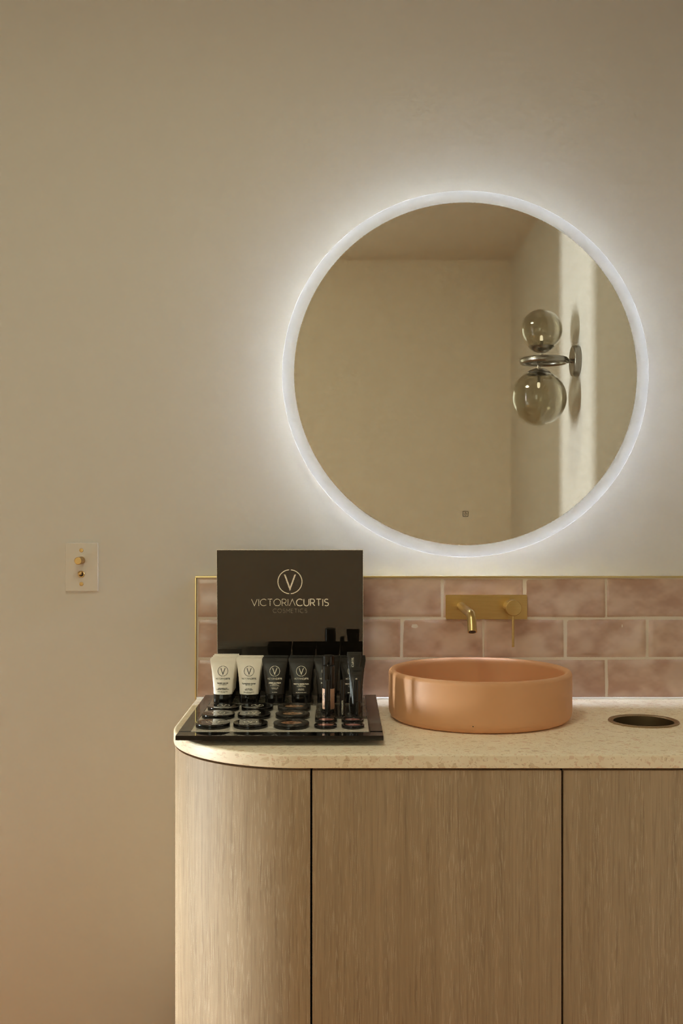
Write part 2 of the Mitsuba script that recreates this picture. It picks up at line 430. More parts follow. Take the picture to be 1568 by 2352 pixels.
def tile_mesh(x0, x1, z0, z1, seed):
    nx, nz = max(6, int((x1 - x0) / 0.009)), 12
    def ticks(n):
        t = np.linspace(0, 1, n + 1)
        return t
    bev = 0.0075
    xs = np.concatenate([[x0, x0 + bev * .35, x0 + bev], np.linspace(x0 + bev, x1 - bev, nx + 1)[1:-1], [x1 - bev, x1 - bev * .35, x1]])
    zs = np.concatenate([[z0, z0 + bev * .35, z0 + bev], np.linspace(z0 + bev, z1 - bev, nz + 1)[1:-1], [z1 - bev, z1 - bev * .35, z1]])
    gx, gz = np.meshgrid(xs, zs, indexing='ij')
    e = np.minimum.reduce([gx - x0, x1 - gx, gz - z0, z1 - gz])
    drop = 0.0022 * np.clip(1 - e / bev, 0, 1) ** 1.7
    q = np.stack([gx * 22, gz * 22, np.full_like(gx, seed * 3.7)], -1)
    und = (meshkit.noise(q, seed) - .5) * 0.0030 + (meshkit.noise(q * 2.3, seed + 50) - .5) * 0.0007
    tilt = rs.uniform(-.004, .004) * (gx - (x0 + x1) / 2) + rs.uniform(-.008, .008) * (gz - (z0 + z1) / 2)
    y = -(0.0088 - drop + und * np.clip(e / 0.012, 0, 1) + tilt)
    v = np.stack([gx, y, gz], -1).reshape(-1, 3)
    n0, n1 = gx.shape
    f = []
    for i in range(n0 - 1):
        for j in range(n1 - 1):
            a, b, c, d_ = i * n1 + j, (i + 1) * n1 + j, (i + 1) * n1 + j + 1, i * n1 + j + 1
            f += [(a, b, c), (a, c, d_)]
    rim = [i * n1 for i in range(n0)] + [(n0 - 1) * n1 + j for j in range(1, n1)] + [i * n1 + n1 - 1 for i in range(n0 - 2, -1, -1)] + [j for j in range(n1 - 2, 0, -1)]
    base = len(v)
    back = v[rim].copy(); back[:, 1] = -0.003
    v = np.vstack([v, back])
    for k in range(len(rim)):
        k2 = (k + 1) % len(rim)
        f += [(rim[k], base + k, base + k2), (rim[k], base + k2, rim[k2])]
    return trimesh.Trimesh(v, np.array(f), process=False)


seed = 0
for row in range(3):
    z1 = TZT - row * TH
    z0 = z1 - TH
    xs = [TX0] + [TX0 + (k + (0.5 if row == 1 else 1)) * TP for k in range(7)]
    xs = [x for x in xs if x < XR - .02] + [XR]
    for a, b in zip(xs[:-1], xs[1:]):
        seed += 1
        jit = rs.uniform(-.0004, .0004, 4)
        obj('tile', tile_mesh(a + GAP / 2 + jit[0], b - GAP / 2 + jit[1], z0 + GAP / 2 + jit[2], z1 - GAP / 2 + jit[3], seed), 'glaze', WB, smooth=35)
tr = thing('trim_1', 'thin brass trim along the top and end of the tiled splashback', 'trim', kind='structure')
obj('top_strip', rbox(TX0 - .0032, XR, -.0115, 0, TZT, TZT + .0042, .0006), 'brass_polished', tr)
obj('end_strip', rbox(TX0 - .0042, TX0 - .0006, -.0112, 0, ZT, TZT, .0006), 'brass_polished', tr)

# ------------------------------------------------------------------ countertop and cabinet
CX0, CR, CD = -0.353, 0.283, 0.623
CHX, CHD = X(1477.5, 0.2985), 0.2985       # waste chute centre
NA = 40


def outline(off, x0=CX0, r=CR, dep=CD, xr=XR - .0006):
    cx, cy = x0 + r, -(dep - r)
    a = np.radians(np.linspace(180, 270, NA))
    pts = [(x0 + off, -0.0006)] + [(cx + (r - off) * math.cos(t), cy + (r - off) * math.sin(t)) for t in a] + [(xr, -(dep - off))]
    return np.array(pts)


ct = 0.0265
prof = [(.0025, ZT - ct), (.0006, ZT - ct + .001), (0, ZT - ct + .003), (0, ZT - .004), (.0009, ZT - .0016), (.0026, ZT - .0004), (.005, ZT)]
loops = [outline(o) for o, _ in prof]
n = len(loops[0])
v = np.vstack([np.column_stack([l, np.full(n, z)]) for l, (_, z) in zip(loops, prof)])
f = []
for i in range(len(prof) - 1):
    for j in range(n - 1):
        f += [(i * n + j, i * n + j + 1, (i + 1) * n + j + 1), (i * n + j, (i + 1) * n + j + 1, (i + 1) * n + j)]
parts = [trimesh.Trimesh(v, f, process=False)]
HR = 0.0655
for l, z, up in ((loops[-1], ZT, 1), (loops[0], ZT - ct, 0)):
    pg = Polygon(np.vstack([l, [(XR - .0006, -.0006)]])).difference(Point(CHX, -CHD).buffer(HR, quad_segs=16))
    vv, ff = trimesh.creation.triangulate_polygon(pg, engine='earcut')
    m = trimesh.Trimesh(np.column_stack([vv, np.full(len(vv), z)]), ff, process=False)
    if (m.face_normals[0][2] > 0) != bool(up): m.invert()
    parts.append(m)
hw = lathe([(HR, ZT), (HR, ZT - ct)], 64); hw.apply_translation((CHX, -CHD, 0))
parts.append(hw)
top = thing('countertop', 'speckled beige terrazzo countertop with a rounded end on the oak vanity', 'countertop')
obj('slab', trimesh.util.concatenate(parts), 'terrazzo', top, smooth=35)
obj('sealant', tube([(TX0, -.010, ZT + .0008), (XR, -.010, ZT + .0008)], .0042, 10), 'sealant', top, smooth=30, label='white sealant bead against the tiles')

cab = thing('vanity_cabinet', 'limed oak vanity cabinet with a curved end and handleless doors', 'cabinet')
KX0, KR, KD = CX0 + .003, CR - .003, CD - .0045
KZ0, KZ1 = 0.10, ZT - ct - .0045
SEAM = [X(714.5, KD), X(1291.5, KD), X(1291.5, KD) + (X(1291.5, KD) - X(714.5, KD))]


def panel_strip(pts_out, pts_in, z0, z1):
    pg = Polygon(np.vstack([pts_out, pts_in[::-1]]))
    m = trimesh.creation.extrude_polygon(pg, z1 - z0, engine='earcut')
    m.apply_translation((0, 0, z0))
    return m


po = outline(0, KX0, KR, KD, SEAM[0] - .0019)
pi_ = outline(.018, KX0, KR, KD, SEAM[0] - .0019)
obj('curved_panel', panel_strip(po, pi_, KZ0, KZ1), 'oak', cab, smooth=20, label='curved oak end panel')
edges = SEAM + [XR - .004]
for a, b in zip(edges[:-1], edges[1:]):
    if b - a > .02:
        obj('door', rbox(a + .0019, b - .0019, -KD, -KD + .018, KZ0, KZ1, .0008, 8), 'oak', cab)
ci = outline(.030, KX0, KR, KD, XR - .002)
obj('carcass', panel_strip(ci, np.array([(XR - .002, -.002), (KX0 + .03, -.002)])[::-1], KZ0 + .01, ZT - ct - .0006), 'black_matt', cab)  # near-black box, so the gaps between panels look dark
ck = outline(.050, KX0, KR, KD, XR - .002)
obj('plinth', panel_strip(ck, np.array([(XR - .002, -.002), (KX0 + .05, -.002)])[::-1], 0.0005, KZ0 + .01), 'black_matt', cab)

# ------------------------------------------------------------------ waste chute
wc = thing('waste_chute', 'round bronze waste chute ring set into the countertop', 'waste chute')
m = lathe([(.0640, ZT + .0004), (.0748, ZT + .0004), (.0750, ZT + .0018), (.0738, ZT + .0030), (.0700, ZT + .0036), (.0668, ZT + .0030), (.0650, ZT + .0010), (.0640, ZT + .0004)], 72)
m.apply_translation((CHX, -CHD, 0)); obj('rim', m, 'bronze', wc, smooth=40)
m = lathe([(.0640, ZT - .0255), (.0645, ZT - .0255), (.0645, ZT + .0005), (.0632, ZT + .0005), (.0632, ZT - .0255), (.0640, ZT - .0255)], 64)
m.apply_translation((CHX, -CHD, 0)); obj('sleeve', m, 'bronze_shaded', wc, smooth=40)
m = lathe([(0, ZT - .0258), (.0630, ZT - .0258), (.0630, ZT - .0248), (.06, ZT - .0238), (0, ZT - .0235)], 64)
m.apply_translation((CHX, -CHD, 0)); obj('flap', m, 'dark_hole', wc, smooth=40, label='dark flap inside the ring')

# ------------------------------------------------------------------ basin
BX, BD, BR, BH = X(1101, .2456), .2456, .2005, .1068
prof = [(0, 0), (BR - .016, 0), (BR - .010, .0015), (BR - .0045, .006), (BR - .0012, .013), (BR, .022), (BR, BH - .012)]
prof += [(BR - .0085 + .0085 * math.cos(a), BH - .0095 + .0095 * math.sin(a)) for a in np.radians(np.linspace(8, 172, 12))]
prof += [(BR - .0175, BH - .014), (BR - .018, .040), (BR - .022, .026), (BR - .034, .017), (BR - .06, .014), (.022, .012), (.022, .008), (0, .008)]
m = lathe(prof, 128)
m.apply_translation((BX, -BD, ZT + .0003))
ba = thing('basin', 'round terracotta coloured vessel basin on the terrazzo countertop', 'basin')
obj('bowl', m, 'clay', ba, smooth=40)
m = lathe([(0, .0125), (.020, .0125), (.0215, .0135), (.0215, .0155), (.019, .017), (0, .0178)], 40)
m.apply_translation((BX, -BD, ZT)); obj('drain_plug', m, 'brass', ba, smooth=40)
a = math.atan2(-BR, X(1086, BD + BR) - BX); xx = X(1086.5, BD + BR)
m = lathe([(0, -.0002), (.0011, -.0002), (.0011, .0003), (0, .0005)], 12)
yy = math.sqrt(BR ** 2 - (xx - BX) ** 2)
obj('pinhole', face_viewer(m, xx, BD + yy, Z(1669, BD + yy)), 'ink_black', ba)

# ------------------------------------------------------------------ wall tap
tp = thing('wall_tap', 'brushed brass wall tap with a bent spout and pin lever above the basin', 'tap')
PD0, PD1 = .0085, .0150
px0, px1, pz0, pz1 = X(1023.5, PD1), X(1210.5, PD1), Z(1422.5, PD1), Z(1366.5, PD1)
pg = sbox(px0 + .003, pz0 + .003, px1 - .003, pz1 - .003).buffer(.003, quad_segs=5)
lo, hi = extrude(pg, PD1 - PD0 - .0008), extrude(pg.buffer(-.0008), .0008)
hi.apply_translation((0, 0, PD1 - PD0 - .0008))
m = trimesh.util.concatenate([lo, hi])
m.apply_transform(trimesh.transformations.rotation_matrix(PI / 2, (1, 0, 0))); m.apply_translation((0, -PD0, 0))
obj('plate', m, 'brass', tp)
sx, sz = X(1058.5, PD1), Z(1392.5, PD1)
path = [(sx, -PD1 + .002, sz), (sx, -.06, sz), (sx, -.13, sz), (sx, -.18, sz)]
bd, br_, ang = .212, .022, math.radians(62)
path += [(sx, -bd - br_ * math.sin(t), sz - br_ * (1 - math.cos(t))) for t in np.linspace(0, ang, 14)]
e = np.array(path[-1]); dv = np.array([0, -math.cos(ang), -math.sin(ang)])
for L in (.008, .020, .029): path.append(tuple(e + dv * L))
m = tube(path, .0103, 28); obj('spout', m, 'brass', tp, smooth=40)
e = np.array(path[-1])
m = tube([e - dv * .003, e + dv * .0004], .0082, 24); obj('aerator', m, 'ink_black', tp, smooth=40)
kx, kz = X(1172.6, PD1), Z(1393.2, PD1)
m = lathe([(0, 0), (.0185, 0), (.0185, .010), (.0178, .0105), (.0178, .012), (.0192, .0125), (.0192, .045), (.0187, .0462), (.0176, .0468), (0, .0468)], 56)
knob = obj('handle', face_viewer(m, kx, PD1 - .001, kz), 'brass', tp, smooth=30)
ld = PD1 + .036
obj('lever', tube([(kx, -ld, kz - .015), (kx, -ld, kz - .05), (kx, -ld, Z(1486, ld))], .0031, 16), 'brass', knob, smooth=40)

# ------------------------------------------------------------------ round backlit mirror
MD = .070
mx, mz = X(1068.7, MD), Z(858.5, MD)
MR, MO = 393.6 / S(MD), 421.2 / S(MD)
mr = thing('round_mirror', 'large round backlit mirror with a frosted glowing border', 'mirror')
m = lathe([(0, -.005), (MR - .0002, -.005), (MR, -.0048), (MR, -.0004), (MR - .0004, 0), (0, 0)], 256)
obj('mirror_glass', face_viewer(m, mx, MD, mz), 'mirror_silver', mr, smooth=20)
m = lathe([(MR + .0001, -.0022), (MO - .0008, -.0022), (MO, -.0030), (MO, -.0052)][::-1], 256)
obj('frosted_border', face_viewer(m, mx, MD, mz), 'frosted', mr, smooth=50, label='frosted glowing border')
m = lathe([(0, 0), (.1285, 0), (.1285, MD - .0051), (0, MD - .0051)], 128)
obj('back_box', face_viewer(m, mx, 0.0, mz), 'housing', mr, smooth=30)
m = lathe([(.1300, .005), (.1300, MD - .006)], 160)
obj('light_strip', face_viewer(m, mx, 0, mz), 'led_face', mr, smooth=30, label='white light strip behind the glass', emitter=area(LED))
bxp, bzp = X(1068.8, MD), Z(1180.2, MD)
o = 6.6 / S(MD)
frame = sbox(-o + .0012, -o + .0012, o - .0012, o - .0012).buffer(.0012)
pw = [frame.difference(frame.buffer(-.0015)), LineString(arc(0, -.0004, .0028, 120, 420, 20)).buffer(.0006), LineString([(0, .0003), (0, .0034)]).buffer(.0006)]
m = extrude(unary_union(pw), .0003)
m.apply_transform(trimesh.transformations.rotation_matrix(PI / 2, (1, 0, 0))); m.apply_translation((bxp, -MD, bzp))
obj('power_symbol', m, 'ink_black', mr, label='small square power touch symbol')

# ------------------------------------------------------------------ light switch
sw = thing('light_switch', 'wall coloured switch plate with brass dimmer knob and toggle', 'light switch')
d1 = .0065
x0, x1, z0, z1 = X(150, d1), X(224.5, d1), Z(1358, d1), Z(1247, d1)
obj('plate', rbox(x0, x1, -d1, 0, z0, z1, .0011, 10), 'wall_plate', sw, smooth=40)
cx = X(186.8, d1)
for py in (1264, 1341.3):
    m = lathe([(0, -.001), (.0049, -.001), (.0049, .0008), (.0042, .0014), (0, .0016)], 28)
    scr = m3.Manifold(m3.Mesh(np.array(m.vertices, np.float32), np.array(m.faces, np.uint32))) - m3.Manifold.cube((.0009, .012, .002), True).translate((0, 0, .0016))
    obj('screw', face_viewer(tri(scr), cx, d1, Z(py, d1)), 'brass_switch', sw, smooth=30)
m = lathe([(0, -.001), (.0090, -.001), (.0090, .034), (.0086, .0352), (.0078, .0357), (0, .0357)], 44)
obj('dimmer_knob', face_viewer(m, cx, d1, Z(1286.8, d1)), 'brass_switch', sw, smooth=30)
tz = Z(1319, d1)
m = lathe([(.0050, -.001), (.0080, -.001), (.0080, .0022), (.0072, .0032), (.0056, .0032), (.0050, .0024), (.0050, -.001)], 40)
ring = obj('toggle_collar', face_viewer(m, cx, d1, tz), 'brass_switch', sw, smooth=30)
m = lathe([(0, 0), (.0050, 0), (.0050, .0006), (0, .0006)], 28)
obj('recess', face_viewer(m, cx, d1, tz), 'ink_black', ring)
m = tube([(0, 0, 0), (0, 0, .006), (0, 0, .014), (0, 0, .0155), (0, 0, .0165), (0, 0, .0170)], [.0030, .0034, .0050, .0050, .0042, .0025], 20)
m.apply_transform(trimesh.transformations.rotation_matrix(math.radians(-14), (1, 0, 0)))
obj('toggle_lever', face_viewer(m, cx, d1, tz), 'brass_switch', sw, smooth=40)

# ------------------------------------------------------------------ cosmetics display stand
st = thing('cosmetics_display_stand', 'glossy black cosmetics display tray with an upright lettered back panel', 'display stand')
ZS = ZC - .433                              # top of the tray
TX, TX1, TDF, TDB = -.3212, .0812, .5485, .0750
obj('tray_base', rbox(TX, TX1, -TDF, -TDB, ZS - .0090, ZS, .0005), 'gloss_black', st)
obj('foot', bx(TX + .045, TX1 - .03, -TDF + .05, -TDB - .03, ZT + .0003, ZS - .0090), 'satin_black', st)
ix0, ix1, idf, idb = -.2965, .0540, .5080, .0955
obj('inlay_panel', rbox(ix0, ix1, -idf, -idb, ZS - .0005, ZS + .0012, .0004), 'inlay', st, label='pale glossy inlay panel')
ZI = ZS + .0012
obj('border_strip', rbox(ix1 + .0022, TX1 - .0002, -idf, -TDB, ZS - .0005, ZS + .0014, .0004), 'gloss_black', st)
obj('border_strip', rbox(TX + .0002, ix0 - .0012, -idf, -TDB, ZS - .0005, ZS + .0008, .0004), 'gloss_black', st)
ZR = ZI + .0050                             # top of the acrylic plates
obj('tube_shelf', rbox(-.2958, .0520, -.2200, -.1160, ZI, ZR, .0004), 'acrylic', st, label='clear acrylic shelf under the tubes')
obj('pen_shelf', rbox(-.0554, .0535, -.3815, -.2212, ZI, ZR, .0004), 'acrylic', st, label='clear acrylic shelf under the pens')
SB, LEAN = .0880, math.radians(3.0)         # the panel leans a little forward
sxa, sxb, SH = X(499, .097), X(833, .100), .3445
RS = T().translate([(sxa + sxb) / 2, -SB, ZS]).rotate([1, 0, 0], math.degrees(LEAN))
hw_ = (sxb - sxa) / 2
panel = obj('back_panel', rbox(-hw_, hw_, -.0015, .0025, 0, SH, .0003), 'sign_black', st, label='upright glossy black panel with cream lettering', to_world=RS)
edge = trimesh.util.concatenate([bx(-hw_, hw_, -.0016, .0024, SH, SH + .0010), bx(-hw_ - .0008, -hw_, -.0015, .0024, 0, SH + .001), bx(hw_, hw_ + .0006, -.0015, .0024, 0, SH + .001)])
obj('edge_band', edge, 'acrylic_edge', panel, to_world=RS)
s_s = S(.103)
zl = lambda py: ((Z(py, .103) - ZS) / math.cos(LEAN))
def on_sign(shape, name, mat):
    m = extrude(shape, .0003)
    m.apply_transform(trimesh.transformations.rotation_matrix(PI / 2, (1, 0, 0))); m.apply_translation((0, -.0015, 0))
    obj(name, m, mat, panel, to_world=RS)
on_sign(affinity.translate(emblem(28.6 / s_s, 2.1 / s_s), 0, zl(1336)), 'emblem', 'ink_white')
on_sign(affinity.translate(brand(15.6 / s_s, .075, .135, 177 / s_s), 0, zl(1391.6)), 'lettering', 'ink_white')
on_sign(centred('COSMETICS', 9 / s_s, .085, .33, zl(1407.4)), 'lettering', 'ink_grey')

# ---- squeeze tubes
CAPH, TBH = .0185, .0985


def ell(a, b, n=2.3, k=48):
    t = np.arange(k) * 2 * PI / k
    c, s = np.cos(t), np.sin(t)
    return np.column_stack([a * np.sign(c) * np.abs(c) ** (2 / n), b * np.sign(s) * np.abs(s) ** (2 / n)])


def loft(secs, k):
    """secs: [(points k x 2, z)]; closed at both ends."""
    v = np.vstack([np.column_stack([p, np.full(k, z)]) for p, z in secs])
    f = []
    for i in range(len(secs) - 1):
        for j in range(k):
            q = (j + 1) % k
            f += [(i * k + j, i * k + q, (i + 1) * k + q), (i * k + j, (i + 1) * k + q, (i + 1) * k + j)]
    L = (len(secs) - 1) * k
    f += [(0, j + 1, j) for j in range(1, k - 1)] + [(L, L + j, L + j + 1) for j in range(1, k - 1)]
    return trimesh.Trimesh(v, np.array(f), process=False)


class TubeShape:
    def __init__(s, a0, b0, a1, cap, h, crimp):
        s.a0, s.b0, s.a1, s.cap, s.h, s.cr = a0, b0, a1, cap, h, crimp
    def ab(s, z):
        t = np.clip((z - s.cap) / (s.h - s.cr - s.cap), 0, 1)
        return s.a0 + (s.a1 - s.a0) * (.45 * t + .55 * t ** 2.2), np.maximum(s.b0 * (1 - t ** 1.5), .0011)
    def body(s):
        zs = [s.cap, s.cap + .0006] + list(np.linspace(s.cap + .002, s.h - s.cr, 16))
        secs = []
        for i, z in enumerate(zs):
            a, b = s.ab(z)
            k = (.955, .99)[i] if i < 2 else 1.0
            secs.append((ell(a * k, b * k), z))
        return loft(secs, 48)
    def crimp(s):
        zz = [s.h - s.cr, s.h - s.cr + .0006, s.h - .0004, s.h]
        return loft([(ell(s.a1 * q, w_, 5), z) for z, q, w_ in zip(zz, (1, 1.008, 1.008, 1.0), (.0011, .0008, .0008, .0006))], 48)
    def capm(s):
        a, b = s.a0 * 1.0, s.b0 * 1.0
        return loft([(ell(a * .97, b * .95, 2.5), 0), (ell(a, b, 2.5), .0008), (ell(a, b, 2.5), s.cap - .0012), (ell(a * .985, b * .97, 2.5), s.cap - .0002)], 48)
    def wrap(s, shape):
        m = extrude(shape, .0002)
        v = np.array(m.vertices)
        a, b = s.ab(v[:, 1])
        u = np.clip(np.abs(v[:, 0]) / a, 0, .98)
        y = -b * (1 - u ** 2.3) ** (1 / 2.3) - .00012 - v[:, 2]
        return trimesh.Trimesh(np.column_stack([v[:, 0], y, v[:, 1]]), m.faces, process=False)


tb = TubeShape(.0213, .0112, .0286, CAPH, TBH, .0065)
body, crimp, capm = tb.body(), tb.crimp(), tb.capm()
PZ = lambda py: (Z(py, .216) - ZR)          # height on the front tube


def lines(rows):
    """rows: [(text, pixel y of the middle, pixel height, weight)]"""
    out = []
    for s_, py, ph, wgt in rows:
        h = ph / S(.216)
        out.append(centred(s_, h, wgt, .2, PZ(py) - h / 2))
    return out


def front_print(rows):
    r = 11.9 / S(.216)
    return unary_union([affinity.translate(emblem(r, .0010), 0, PZ(1542.3)), affinity.translate(brand(3.6 / S(.216), .13, .24, 33 / S(.216)), 0, PZ(1561.2))] + lines(rows))


TXT = {
    'naked': [('NAKED GLOW', 1569.6, 2.6, .3), ('CC CREAM', 1573, 2.3, .16), ('SKIN PERFECTOR', 1581.3, 1.9, .3), ('COLOUR CORRECTOR', 1583.8, 1.9, .3), ('BROAD SPECTRUM SPF 15', 1588.8, 1.4, .26), ('1 FL OZ 30ML', 1591, 1.3, .2)],
    'flawless': [('FLAWLESS GLOW', 1570.5, 2.6, .3), ('BB CREAM', 1574, 2.3, .16), ('ALL-IN-ONE', 1582, 1.8, .2), ('BEAUTY BALM', 1584.6, 1.9, .3), ('BROAD SPECTRUM SPF 15', 1590, 1.4, .26), ('1 FL OZ 30ML', 1592, 1.3, .2)],
    'airbrush': [('AIRBRUSH FINISH', 1569, 2.6, .3), ('MINERAL', 1572, 2.2, .16), ('FOUNDATION', 1575, 2.2, .16), ('FLAWLESS SATIN', 1580, 1.5, .2), ('SOFT FINISH', 1582.4, 1.5, .2), ('1 FL OZ 30ML', 1590, 1.4, .22)],
    'matte': [('MATTE PERFECTION', 1571.5, 2.6, .3), ('MINERAL', 1574.4, 2.2, .16), ('FOUNDATION', 1577, 2.2, .16), ('LIGHTWEIGHT', 1582.6, 1.5, .2), ('FOUNDATION', 1585, 1.5, .2), ('BROAD SPECTRUM SPF 15', 1590.8, 1.4, .22)],
}
D_BODY = {c: mikit.ply(body, c, smooth=40) for c in ('tube_cream', 'tube_black')}
D_CRIMP = {c: mikit.ply(crimp, c, smooth=40) for c in ('tube_cream', 'tube_black')}
D_CAP = mikit.ply(capm, 'gloss_black', smooth=35)
D_PRINT = {k: mikit.ply(tb.wrap(front_print(v)), 'ink_black' if k in ('naked', 'flawless') else 'ink_white') for k, v in TXT.items()}
COLS = [  # pixel x of the cap's middle, material, print, how many, words
    (511.0, 'tube_cream', 'naked', 4, 'cream tube of CC cream', 'leftmost row'),
    (571.2, 'tube_cream', 'flawless', 3, 'cream tube of BB cream', 'second row'),
    (630.3, 'tube_black', 'airbrush', 3, 'black tube of airbrush foundation', ''),
    (691.4, 'tube_black', 'matte', 3, 'black tube of matte foundation', ''),
    (750.5, 'tube_black', 'airbrush', 3, 'black foundation tube', ''),
    (810.0, 'tube_black', 'matte', 3, 'black foundation tube', ''),
]
WORDS = [
    ('cream squeeze tube reading NAKED GLOW', 'naked glow cream tubes'),
    ('cream squeeze tube reading FLAWLESS GLOW', 'flawless glow cream tubes'),
    ('black squeeze tube reading AIRBRUSH FINISH', 'airbrush finish tubes'),
    ('black squeeze tube reading MATTE PERFECTION', 'matte perfection tubes'),
    ('black squeeze tube behind the concealers', 'black tubes behind the concealers'),
    ('black squeeze tube behind the lip tubes', 'black tubes behind the lip tubes'),
]
PLACE = ['at the front of its file', 'second in its file', 'third in its file', 'last in its file by the panel']
for ci_, (pxm, mat, pr_, cnt, _, _) in enumerate(COLS):
    for k in range(cnt):
        d = .2070 - k * .0258
        wds, grp = WORDS[ci_]
        t = thing('squeeze_tube', wds + ', ' + ('last in its file by the panel' if k == cnt - 1 else PLACE[k]), 'tube', grp)
        yaw = [0, .8, -.7, .5][k] if k else 0
        M = T().translate([X(pxm, .2185), -d, ZR + .0002]).rotate([0, 0, 1], yaw)
        obj('body', D_BODY[mat], None, t, to_world=M)
        obj('crimped_end', D_CRIMP[mat], None, t, to_world=M)
        obj('cap', D_CAP, None, t, to_world=M, label='glossy black cap' if mat == 'tube_cream' else None)
        obj('print', D_PRINT[pr_], None, t, to_world=M)

# ---- compacts
def compact_meshes(r):
    case = lathe([(0, 0), (r - .0012, 0), (r - .0002, .0006), (r, .0014), (r, .0046), (r - .0006, .0050), (0, .0050)], 72)
    lid = lathe([(0, .0050), (r - .0008, .0050), (r, .0055), (r, .0080), (r - .0005, .0088), (r - .0016, .0092), (0, .0092)], 72)
    return case, lid


RC = .0347
case, lid = compact_meshes(RC)
em = unary_union([emblem(.0135, .0009)])
emm = extrude(em, .00012)
D_CASE, D_LID = mikit.ply(case, 'gloss_black', smooth=35), mikit.ply(lid, 'gloss_black', smooth=35)
D_EMB = mikit.ply(emm, 'ink_white')
ROWD = [.4620, .3620, .2730]
ROWN = ['front', 'middle', 'rear']
for ci_, (xs_, where) in enumerate((((-.2588, -.2587, -.2575), 'below the NAKED GLOW tubes'), ((-.1830, -.1835, -.1835), 'below the FLAWLESS GLOW tubes'))):
    for k in range(3):
        t = thing('powder_compact', '%s of three glossy black closed compacts %s' % (ROWN[k], where), 'compact', 'closed black compacts')
        M = T().translate([xs_[k], -ROWD[k], ZI + .0002])
        obj('case', D_CASE, None, t, to_world=M)
        l = obj('lid', D_LID, None, t, to_world=M)
        obj('emblem', D_EMB, None, l, to_world=M @ T().translate([0, 0, .0092]), label='white ring and V emblem')


def windowed(r, powder_mat, rim_mat, h, rw):
    """(case, rim, powder pan, window, emblem) of a pot with a clear lid."""
    q = h / .0092
    case = lathe([(0, 0), (r - .0012, 0), (r - .0002, .0006), (r, .0012), (r, .0046 * q), (r - .0006, .0050 * q), (0, .0050 * q)], 72)
    rim = lathe([(r - .0005, .0050 * q), (r, .0055 * q), (r, .0080 * q), (r - .0005, .0088 * q), (r - .0016, h), (r - rw, h), (r - rw, .0050 * q), (r - .0005, .0050 * q)], 72)
    pan = lathe([(0, .0050 * q), (r - rw - .0004, .0050 * q), (r - rw - .0004, .0056 * q), (r - rw - .003, .0066 * q), (0, .0066 * q)], 56)
    win = trimesh.creation.cylinder(r - rw, .0001, sections=56); win = trimesh.Trimesh(*trimesh.creation.triangulate_polygon(Point(0, 0).buffer(r - rw, quad_segs=14), engine='earcut'), process=False) if False else lathe([(r - rw - .00002, h - .0010), (0, h - .0010)], 56)
    return (mikit.ply(case, 'gloss_black', smooth=35), mikit.ply(rim, rim_mat, smooth=35), mikit.ply(pan, powder_mat, smooth=40), mikit.ply(win, 'acrylic_thin'))


big = {m_: windowed(.0360, m_, 'dusty_black', .0098, .0125) for m_ in ('powder_bronze', 'powder_tan')}
v_em = mikit.ply(extrude(emblem(.0125, .0009), .0001), 'ink_black')
for k, x_ in enumerate((-.1008, -.1027, -.1031)):
    t = thing('powder_compact', '%s of three compacts with clear lids over bronze powder' % ROWN[k], 'compact', 'bronze powder compacts')
    M = T().translate([x_, -ROWD[k] - .002, ZI + .0002])
    c_, r_, p_, w_ = big['powder_bronze' if k == 0 else 'powder_tan']
    obj('case', c_, None, t, to_world=M)
    l = obj('lid', r_, None, t, to_world=M)
    obj('window', w_, None, l, to_world=M)
    obj('emblem', v_em, None, l, to_world=M @ T().translate([0, 0, .0089]))
    obj('powder', p_, None, t, to_world=M, label='bronze powder pan')
small = windowed(.0230, 'powder_rose', 'gloss_black', .0062, .0062)
for k, (x_, d_, n_) in enumerate(((-.0320, .470, 'front rose pot on the side of the bronze compacts'), (.0229, .470, 'front rose pot beside the tray border'),
                                  (-.0318, .4125, 'rear rose pot on the side of the bronze compacts'), (.0226, .4125, 'rear rose pot beside the tray border'))):
    t = thing('blush_pot', 'small round black clear-lidded ' + n_, 'compact', 'small rose pots')
    M = T().translate([x_, -d_, ZI + .0002])
    c_, r_, p_, w_ = small
    obj('case', c_, None, t, to_world=M)
    l = obj('lid', r_, None, t, to_world=M)
    obj('window', w_, None, l, to_world=M)
    obj('powder', p_, None, t, to_world=M, label='rose coloured powder pan')

# ---- concealers, pens and lip tubes on the acrylic plate
def rod(r, z0, z1, e=.0006, n=40):
    return lathe([(0, z0), (r - e, z0), (r, z0 + e), (r, z1 - e), (r - e, z1), (0, z1)], n)


def wrap_cyl(shape, r, eps=.0002):
    m = extrude(shape, .0001)
    v = np.array(m.vertices)
    a = v[:, 0] / r
    return trimesh.Trimesh(np.column_stack([(r + eps + v[:, 2]) * np.sin(a), -(r + eps + v[:, 2]) * np.cos(a), v[:, 1]]), m.faces, process=False)


